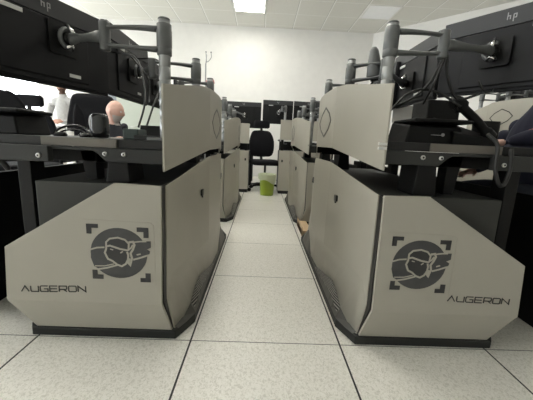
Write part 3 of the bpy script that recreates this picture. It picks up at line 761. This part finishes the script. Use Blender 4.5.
def head_shape(c, face, up=(0, 0, 1), size=1.0):
    """head with brow, nose, eyes, mouth, chin, ears; returns verts, faces, and local->world"""
    f = Vector(face).normalized(); u = Vector(up).normalized(); u = (u-f*u.dot(f)).normalized(); r = f.cross(u)
    n, mm = 24, 20; V = []; F = []
    for j in range(mm+1):
        a = PI*j/mm; z = -math.cos(a)
        for i in range(n):
            b = 2*PI*i/n; x = math.sin(a)*math.sin(b); y = math.sin(a)*math.cos(b)   # y forward
            X, Y, Z = x*.076, y*.096, z*.118
            if z < 0: X *= 1+.25*z; Y *= 1+(.12*z if y > 0 else .40*z)
            if y > 0: Y *= .97
            g = lambda x0, z0, sx, sz: math.exp(-((X-x0)/sx)**2-((Z-z0)/sz)**2) if y > 0 else 0
            Y += .024*g(0, -.018, .012, .016) + .012*g(0, .005, .010, .022) + .006*g(0, .030, .035, .008)
            Y -= .010*g(.030, .010, .013, .010) + .010*g(-.030, .010, .013, .010)
            Y += .006*g(0, -.052, .020, .006) - .004*g(0, -.060, .018, .003) + .010*g(0, -.090, .022, .015)
            V.append(Vector(c)+(r*X+f*Y+u*Z)*size)
    for j in range(mm):
        for i in range(n): F.append([j*n+i, j*n+(i+1) % n, (j+1)*n+(i+1) % n, (j+1)*n+i])
    def add_ball(cc, rad):
        m = MB().ball((0, 0, 0), rad, None, 8); k0 = len(V)
        for p in m.v: V.append(Vector(c)+(r*(cc[0]+p[0])+f*(cc[1]+p[1])+u*(cc[2]+p[2]))*size)
        for q in m.f: F.append([i+k0 for i in q])
    for sx in (-1, 1): add_ball((sx*.076, -.008, -.004), (.009, .018, .030))
    return [tuple(v) for v in V], F, (f, u, r)
def person(label, loc, joints, face, headc, regions, up=(0, 0, 1), vox=.0075, eye=True):
    """joints: chains list. regions(p) -> material key. coordinates relative to loc"""
    vs, fs = skin_mesh(joints); hv, hf, fr = head_shape(headc, face, up)
    k0 = len(vs); vs = list(vs)+hv; fs = fs+[[i+k0 for i in q] for q in hf]
    me = bpy.data.meshes.new('person'); me.from_pydata(vs, [], fs)
    tmp = bpy.data.objects.new('tmp', me); COL.objects.link(tmp)
    rm = tmp.modifiers.new('r', 'REMESH'); rm.mode = 'VOXEL'; rm.voxel_size = vox; rm.use_smooth_shade = True
    sm = tmp.modifiers.new('sm', 'SMOOTH'); sm.iterations = 2; sm.factor = .5
    bpy.context.view_layer.update()
    m2 = bpy.data.meshes.new_from_object(tmp.evaluated_get(bpy.context.evaluated_depsgraph_get()))
    bpy.data.objects.remove(tmp)
    keys = []
    for p in m2.polygons:
        k_ = regions(Vector(p.center), fr, Vector(headc)); p.use_smooth = True
        if k_ not in keys: keys.append(k_)
    m2.materials.clear()
    for k_ in keys: m2.materials.append(M[k_])
    for p in m2.polygons: p.material_index = keys.index(regions(Vector(p.center), fr, Vector(headc)))
    o = bpy.data.objects.new('person', m2); COL.objects.link(o); o.location = loc; tag(o, label, 'person')
    if eye:
        f, u, r = fr; c = Vector(headc)
        for sx in (-1, 1):
            e = c + r*sx*.030 + u*.012 + f*.083
            MB().ball(e, .0085, M['white_plastic'], 10).ball(e+f*.0062, .004, M['black'], 8).obj('eye', parent=o)
    return o
# bald man, facing +X, seated at the second left desk
def reg_man(p, fr, hc):
    f, u, r = fr; q = p-hc; x, y, z = q.dot(r), q.dot(f), q.dot(u)
    if q.length < .16 and z > -.135:
        if z < -.035 and y > .012 and not (abs(x) < .018 and -.058 < z < -.048 and y > .07): return 'beard'
        return 'skin'
    if p.z < .50 : return 'trouser'
    if p.z < .62 and p.x > .12: return 'trouser' if p.z < .60 else 'skin'
    if p.x > .33: return 'skin'
    if abs(p.y) < .14 and p.x > .04 and .69 < p.z < .76: return 'red'
    return 'shirt_black'
hz = 1.125
jm = [[((0, 0, .535), .13), ((.0, 0, .66), .135), ((.0, 0, .82), .14), ((.01, 0, .93), .10), ((.02, 0, .99), .055), ((.045, 0, 1.03), .052)],
      [((0, -.10, .93), .07), ((0, -.19, .90), .062)], [((0, .10, .93), .07), ((0, .19, .90), .062)]]
for s in (-1, 1):
    jm.append([((0, s*.19, .90), .062), ((.06, s*.24, .76), .048), ((.13, s*.25, .69), .042), ((.27, s*.20, .76), .036), ((.39, s*.14, .805), .026)])
    jm.append([((0, s*.09, .50), .10), ((.22, s*.11, .52), .082), ((.45, s*.12, .50), .062), ((.46, s*.12, .28), .052), ((.44, s*.12, .13), .038), ((.46, s*.12, .085), .036), ((.57, s*.13, .070), .032)])
    jm += hand_chains((.39, s*.14, .805), (1, -s*.2, -.05), (0, 0, 1), s)
person('bald man with grey beard in a black T-shirt with red print, looking right', (-1.655, 3.42, -.035), jm, (.90, .42, -.14), (.075, 0, 1.075), reg_man).rotation_euler = (0, 0, -.55)
# standing person in grey sweater
def reg_grey(p, fr, hc):
    f, u, r = fr; q = p-hc; x, y, z = q.dot(r), q.dot(f), q.dot(u)
    if q.length < .16 and z > -.125:
        if z < -.030 and y > .0: return 'beard2'
        if z > .05 or (y < -.02 and z > -.04): return 'beard2'
        return 'skin2'
    if p.z < .86: return 'trouser_grey'
    if .86 < p.z < 1.02 and p.y < -.17 and abs(p.x) < .10: return 'skin2'
    return 'shirt_grey'
jg = [[((0, 0, .92), .14), ((0, 0, 1.08), .13), ((0, -.02, 1.25), .15), ((0, -.03, 1.36), .09), ((0, -.04, 1.43), .055), ((0, -.05, 1.49), .052)],
      [((0, -.03, 1.34), .08), ((-.19, -.03, 1.30), .066)], [((0, -.03, 1.34), .08), ((.19, -.03, 1.30), .066)]]
for s in (-1, 1):
    jg.append([((s*.19, -.03, 1.30), .066), ((s*.25, -.02, 1.15), .052), ((s*.26, -.03, 1.04), .046), ((s*.17, -.16, 1.0), .038), ((s*.09, -.23, .98), .028)])
    jg += hand_chains((s*.09, -.23, .98), (-s*.9, -.3, -.1), (0, -.8, .6), s)
    jg.append([((s*.09, 0, .92), .11), ((s*.11, -.01, .70), .085), ((s*.11, 0, .48), .062), ((s*.11, .02, .26), .052), ((s*.11, .02, .09), .040), ((s*.11, -.02, .045), .038), ((s*.12, -.12, .035), .032)])
person('standing bearded person in a light grey sweater behind the left desks', (-3.42, 5.45, 0), jg, (.15, -.97, -.30), (0, -.06, 1.57), reg_grey)
# person in navy at right edge, facing -X
def reg_navy(p, fr, hc):
    q = p-hc
    if q.length < .16 and q.z > -.135: return 'skin'
    if p.z < .52 or (p.z < .62 and p.x < -.12): return 'trouser'
    if (p.x < -.315 and p.z > .80) or (p.x < -.285 and p.z > .62 and p.y > .02): return 'skin'
    if p.x < -.16 and p.z > .6 and abs(((p.x*.9+p.z*.3)*9) % 1 - .5) < .07 and p.y < -.1: return 'red'
    return 'shirt_navy'
jn = [[((0, 0, .50), .14), ((-.01, 0, .66), .15), ((-.05, 0, .84), .17), ((-.06, 0, .98), .125), ((-.04, 0, 1.06), .065), ((.0, 0, 1.16), .056)],
      [((-.04, -.08, .98), .08), ((-.04, -.20, .96), .072)], [((-.04, .08, .98), .08), ((-.04, .20, .96), .072)]]
for s in (-1, 1):
    if s < 0: jn.append([((-.05, -.20, .97), .082), ((-.12, -.26, .93), .074), ((-.19, -.28, .91), .066), ((-.25, -.19, .89), .054), ((-.295, -.10, .866), .030)])
    else: jn.append([((-.04, .20, .96), .072), ((-.07, .26, .82), .058), ((-.08, .26, .78), .052), ((-.18, .22, .70), .044), ((-.29, .15, .665), .028)])
    jn.append([((0, s*.09, .50), .11), ((-.22, s*.12, .53), .088), ((-.45, s*.13, .52), .066), ((-.46, s*.13, .28), .056), ((-.44, s*.13, .10), .04), ((-.46, s*.13, .05), .038), ((-.58, s*.14, .035), .032)])
    jn += hand_chains((-.295, -.10, .864), (-.7, .6, -.15), (0, 0, 1), 1) if s < 0 else hand_chains((-.29, .15, .665), (-.9, -.2, -.2), (0, 0, 1), -1)
person('person in a navy top with red stripes at the right edge, hand on the desk', (1.83, 1.98, 0), jn, (-.97, 0, -.1), (.03, 0, 1.28), reg_navy)
# jacket draped over the chair by the bald man
J = MB(); rings = []
ca, sa = math.cos(.75), math.sin(.75)
for i in range(9):
    u = i/8; z = .80+u*.47; w = .30-.10*u**3; th = .07-.02*u
    rings.append([(x, y+.02*math.sin(x*30+z*9), z) for x, y in rrect(-w, w, -th, th, th*.8, 4)])
J.loft(rings, M['fabric'])
tag(J.obj('jacket', loc=(-2.03, 3.78, 0), rz=.12, sub=1), 'black jacket draped over the back of the chair left of the bald man', 'jacket')

# ------------------------------------------------------------------ bin, cardboard, coat stand
t = thing('waste_bin', 'lime green plastic bin with a milky liner bag at the end of the aisle', 'bin', (.112, 4.56, 0))
prof = [(0, 0), (.098, 0), (.100, .01), (.118, .30), (.124, .31), (.124, .318), (.114, .318), (.095, .012), (0, .012)]
MB().lathe(prof, (0, 0, 0), M['lime'], 32).obj('bucket', parent=t)
bag = MB(); rings = []
for j, (r, z) in enumerate(((.082, .02), (.104, .318), (.132, .328), (.134, .31), (.130, .26), (.126, .215))):
    rings.append([((r+(.006*math.sin(7*a)+.004*math.sin(13*a+1) if j > 1 else -.004))*math.cos(a), (r+(.006*math.sin(7*a) if j > 1 else -.004))*math.sin(a), z+(.018*math.sin(3*a+.5)*(j == 5))-(.03*math.cos(a)*(j == 5))) for a in [2*PI*k_/40 for k_ in range(40)]])
bag.loft(rings, M['bag'], caps=False); bag.obj('liner_bag', parent=t)
tag(MB().prism([(.385, 2.52), (.47, 2.50), (.47, 2.86), (.385, 2.86)], 2, .004, .05, M['card']).prism([(.385, 2.50), (.388, 2.50), (.388, 2.87), (.385, 2.87)], 2, 0, .085, M['card']).obj('cardboard_tray'), 'brown cardboard piece on the floor between the two right cabinets', 'cardboard')
t = thing('coat_stand', 'thin metal pole with two small hooks behind the nearest left screen', 'coat stand', (-.497, 2.70, 0))
MB().tube([(0, 0, 0), (0, 0, 1.42)], .006, M['pole']).tube([(0, 0, 1.40), (.004, 0, 1.44), (.008, 0, 1.49)], .004, M['pole']).obj('pole', parent=t)
MB().lathe([(0, 0), (.13, 0), (.13, .012), (.02, .03), (0, .03)], (0, 0, 0), M['pole'], 20).obj('base', parent=t)
for sx, zz in ((-.012, 0), (.03, 0)):
    MB().tube(bez([(.004, 0, 1.43), (.012+sx*.4, 0, 1.44), (.016+sx, 0, 1.47), (.014+sx, 0, 1.505)], 4), .003, M['pole']).ball((.014+sx, 0, 1.51), .006, M['arm'], 8).obj('hook', parent=t)
tag(MB().ball((0, 0, 0), (.038, .03, .026), M['pinkred'], 14).ball((.006, 0, .012), (.028, .026, .026), M['pinkred'], 12).obj('wool_hat', loc=(-.452, 2.66, 1.262)), 'small faded red woollen hat beside the thin hooked pole', 'hat')
tag(MB().box((-.06, -.07, 0), (.06, .07, .022), M['green']).obj('notepad', loc=(.42, 5.56, .862)), 'pale green pad on the far right desk', 'notepad')

# ------------------------------------------------------------------ desk-top items
def control_unit(loc, s, label):
    t = thing('control_unit', label, 'control unit', loc, 0, 'black control units with small logo')
    MB().add([(-.13, 0, 0), (.13, 0, 0), (.11, .015, .075), (-.11, .015, .075), (-.13, .2, 0), (.13, .2, 0), (.11, .2, .095), (-.11, .2, .095)],
             [(0, 1, 2, 3), (7, 6, 5, 4), (0, 4, 5, 1), (1, 5, 6, 2), (2, 6, 7, 3), (3, 7, 4, 0)], M['black']).obj('body', parent=t, bevel=.006)
    MB().box((-.105, -.012, .088), (.145, .2, .104), M['black']).obj('lid', parent=t, bevel=.006)
    MB().stroke([(-.02, .038), (.03, .038)], .002, -.001, .010, M['logo']).prism([(.03+.006*math.cos(a), .040+.007*math.sin(a)) for a in [2*PI*i/10 for i in range(10)]], 1, .002, .010, M['logo']).obj('logo', parent=t)
    return t
control_unit((.735, 1.28, .817), 1, 'black wedge-shaped control unit with small silver logo on the right desk')
control_unit((-1.125, 1.27, .777), -1, 'black wedge-shaped control unit with small silver logo on the left desk')
t = thing('speaker', 'glossy black rounded speaker on the left desk edge', 'speaker', (-.672, 1.29, .777))
MB().loft([[(x*k_, y*k_, z) for x, y in rrect(-.031, .031, -.031, .031, .020, 5)] for z, k_ in ((0, .9), (.008, 1), (.075, 1.02), (.092, .92), (.100, .7))], M['gloss']).obj('housing', parent=t, sub=1)
MB().ball((-.029, -.008, .062), (.008, .018, .030), M['white_plastic'], 12).obj('side_panel', parent=t)  # white blob stands in for the highlight on the glossy side
t = thing('headset', 'black headset lying on the left desk beside the glossy speaker', 'headset', (-.815, 1.33, .777))
MB().tube([(.075*math.cos(a), .02*math.sin(a), .006+.042*math.sin(a)) for a in [PI*i/16 for i in range(17)]], .005, M['gloss']).tube([(.06*math.cos(a), .01, .006+.024*math.sin(a)) for a in [PI*i/12 for i in range(13)]], .004, M['gloss']).obj('headband', parent=t)
for sx in (-1, 1): MB().lathe([(0, 0), (.024, 0), (.028, .008), (.02, .018), (0, .018)], (sx*.055, .01, 0), M['gloss'], 16).obj('ear_cup', parent=t)
tag(MB().box((-.075, -.05, 0), (.075, .05, .004), M['paper']).obj('paper_stack', loc=(-.62, 1.46, .7772), rz=.2), 'white papers behind the glossy speaker', 'paper')
tag(MB().box((-.032, -.05, 0), (.032, .05, .044), M['darkgreen']).obj('connector_box', loc=(-.545, 1.33, .777), bevel=.005), 'dark green box on the left desk right of the speaker', 'box')
tag(MB().box((-.05, -.04, 0), (.05, .04, .02), M['beam']).obj('cable_hub', loc=(-.465, 1.28, .777), bevel=.003), 'low dark grey hub on the left desk against the screen', 'hub')
tag(MB().box((-.07, -.01, 0), (.07, .01, .07), M['black'], Matrix.Rotation(-.3, 4, 'X')).obj('keyboard', loc=(-.62, 1.75, .785)), 'black keyboard tilted up on the left desk behind the speaker', 'keyboard')
tag(MB().box((-.08, 0, 0), (.08, .16, .215), M['black']).obj('speaker_box', loc=(.88, 1.50, .8175), bevel=.006), 'black box behind the control unit on the right desk, below the monitors', 'box')
# telephone
t = thing('telephone', 'black desk telephone with handset at the right end of the desk', 'telephone', (.90, 1.27, .817))
MB().add([(-.10, 0, 0), (.10, 0, 0), (.10, .0, .03), (-.10, 0, .05), (-.10, .18, 0), (.10, .18, 0), (.10, .18, .06), (-.10, .18, .13)],
         [(0, 1, 2, 3), (7, 6, 5, 4), (0, 4, 5, 1), (1, 5, 6, 2), (2, 6, 7, 3), (3, 7, 4, 0)], M['black']).obj('body', parent=t, bevel=.006)
MB().tube(bez([(-.115, .02, .165), (-.095, .02, .172), (-.06, .02, .150), (.0, .02, .105), (.05, .02, .060), (.075, .02, .04)], 5), [.020]*3+[.030]*7+[.019]*10+[.026]*6, M['black'], 12).obj('handset', parent=t)
MB().loft([[(x, y, z) for x, y in rrect(.045*1, .125, .03, .12, .02, 4)] for z in (.0, .09, .108)], M['black']).obj('cradle', parent=t)
tag(MB().box((-.10, 0, 0), (.10, .003, .115), M['paper']).box((-.01, .003, -.148), (.01, .009, .09), M['steel']).box((-.05, -.03, -.1525), (.05, .05, -.148), M['steel']).obj('document_holder', loc=(1.00, 2.15, .9705), rz=.1), 'pale paper sheet on a stand below the second right monitor', 'paper')
tag(MB().box((0, 0, 0), (.03, .012, .010), M['white_plastic']).box((0, 0, .016), (.03, .012, .026), M['white_plastic']).obj('connector_plugs', loc=(.427, 1.10, .785)), 'two white plugs at the right desk edge beside the screen', 'plug')
# cables
def cable(pts, label, r=.0045, name='cable'):
    return tag(MB().tube(bez(pts, 6), r, M['cable'], 6).obj(name), label, 'cable', 'cables')
cable([(-.77, 1.62, 1.20), (-.62, 1.55, 1.16), (-.55, 1.46, 1.03), (-.52, 1.38, .93), (-.53, 1.33, .83)], 'black cable dropping from the second left monitor to the desk')
cable([(-.76, 1.9, 1.24), (-.58, 1.75, 1.20), (-.52, 1.6, 1.05), (-.50, 1.45, .95), (-.505, 1.36, .84)], 'black cable looping beside the nearest left pole')
cable([(-.73, 1.75, 1.22), (-.62, 1.70, 1.10), (-.60, 1.66, 1.0), (-.58, 1.6, .96)], 'short black cable hanging behind the nearest left arm')
cable([(.68, 1.21, 1.15), (.67, 1.27, 1.06), (.62, 1.30, 1.0), (.55, 1.35, .96), (.50, 1.30, .93)], 'black cable curving from the right elbow joint down to the screen', .0055)
cable([(.69, 1.21, 1.15), (.72, 1.24, 1.08), (.78, 1.25, 1.0), (.86, 1.24, 1.02)], 'black cable curving from the right elbow joint to the right', .0055)
cable([(.685, 1.21, 1.15), (.675, 1.25, 1.05), (.67, 1.3, .98)], 'straight black cable hanging below the right elbow joint', .005)
cable([(.52, 1.3, .93), (.60, 1.28, 1.02), (.70, 1.28, 1.03), (.80, 1.25, .97)], 'black cable arching across the second right monitor', .005)
cable([(.84, 1.13, .86), (.862, 1.10, .82), (.865, 1.095, .74), (.885, 1.09, .68), (.91, 1.095, .68), (.925, 1.10, .74), (.92, 1.105, .81)], 'thick black cable loop hanging over the right desk edge', .008)
cable([(.98, 1.33, 1.06), (.93, 1.27, 1.035), (.86, 1.22, 1.03), (.82, 1.2, 1.06)], 'thin cable sagging below the upper right monitor', .003)
# wall cabinet behind the bald man
t = thing('storage_cupboard', 'grey-green cupboard against the back wall behind the bald man', 'cupboard', (-4.9, 6.95, 0))
# (placed right of the door)
t.location = (-2.62, 6.72, 0)
MB().box((0, 0, 0), (1.3, .35, 1.55), M['shutter']).obj('body', parent=t, bevel=.004)
for i in range(2):
    dr = MB().box((.01+i*.65, -.018, .02), (.64+i*.65, -.001, 1.53), M['shutter']).obj('door', parent=t, bevel=.003)
    MB().box((.58 if i == 0 else .70, -.035, .75), (.60 if i == 0 else .72, -.018, .95), M['steel']).obj('handle', parent=dr)

# ------------------------------------------------------------------ world, camera
w = bpy.data.worlds.new('daylight'); S.world = w; w.use_nodes = True
bg = w.node_tree.nodes['Background']; bg.inputs['Color'].default_value = (.93, .97, 1, 1); bg.inputs['Strength'].default_value = 7
cam = bpy.data.cameras.new('camera'); co = bpy.data.objects.new('camera', cam); COL.objects.link(co)
f, h, yaw, pitch, roll = 299.785, .7907, -.0251, -.1889, .0471
cy, sy, cp, sp, cr, sr = math.cos(yaw), math.sin(yaw), math.cos(pitch), math.sin(pitch), math.cos(roll), math.sin(roll)
fw = Vector((-sy*cp, cy*cp, sp)); rt = Vector((cy, sy, 0)); up = rt.cross(fw)
r2 = rt*cr+up*sr; u2 = -rt*sr+up*cr
co.matrix_world = Matrix(((r2.x, u2.x, -fw.x, 0), (r2.y, u2.y, -fw.y, 0), (r2.z, u2.z, -fw.z, h), (0, 0, 0, 1)))
cam.sensor_fit = 'HORIZONTAL'; cam.sensor_width = 36; cam.lens = f/533*36; cam.clip_start = .02; cam.clip_end = 100
S.camera = co
S.view_settings.view_transform = 'Standard'; S.view_settings.look = 'None'; S.view_settings.gamma = 1; S.view_settings.exposure = .42
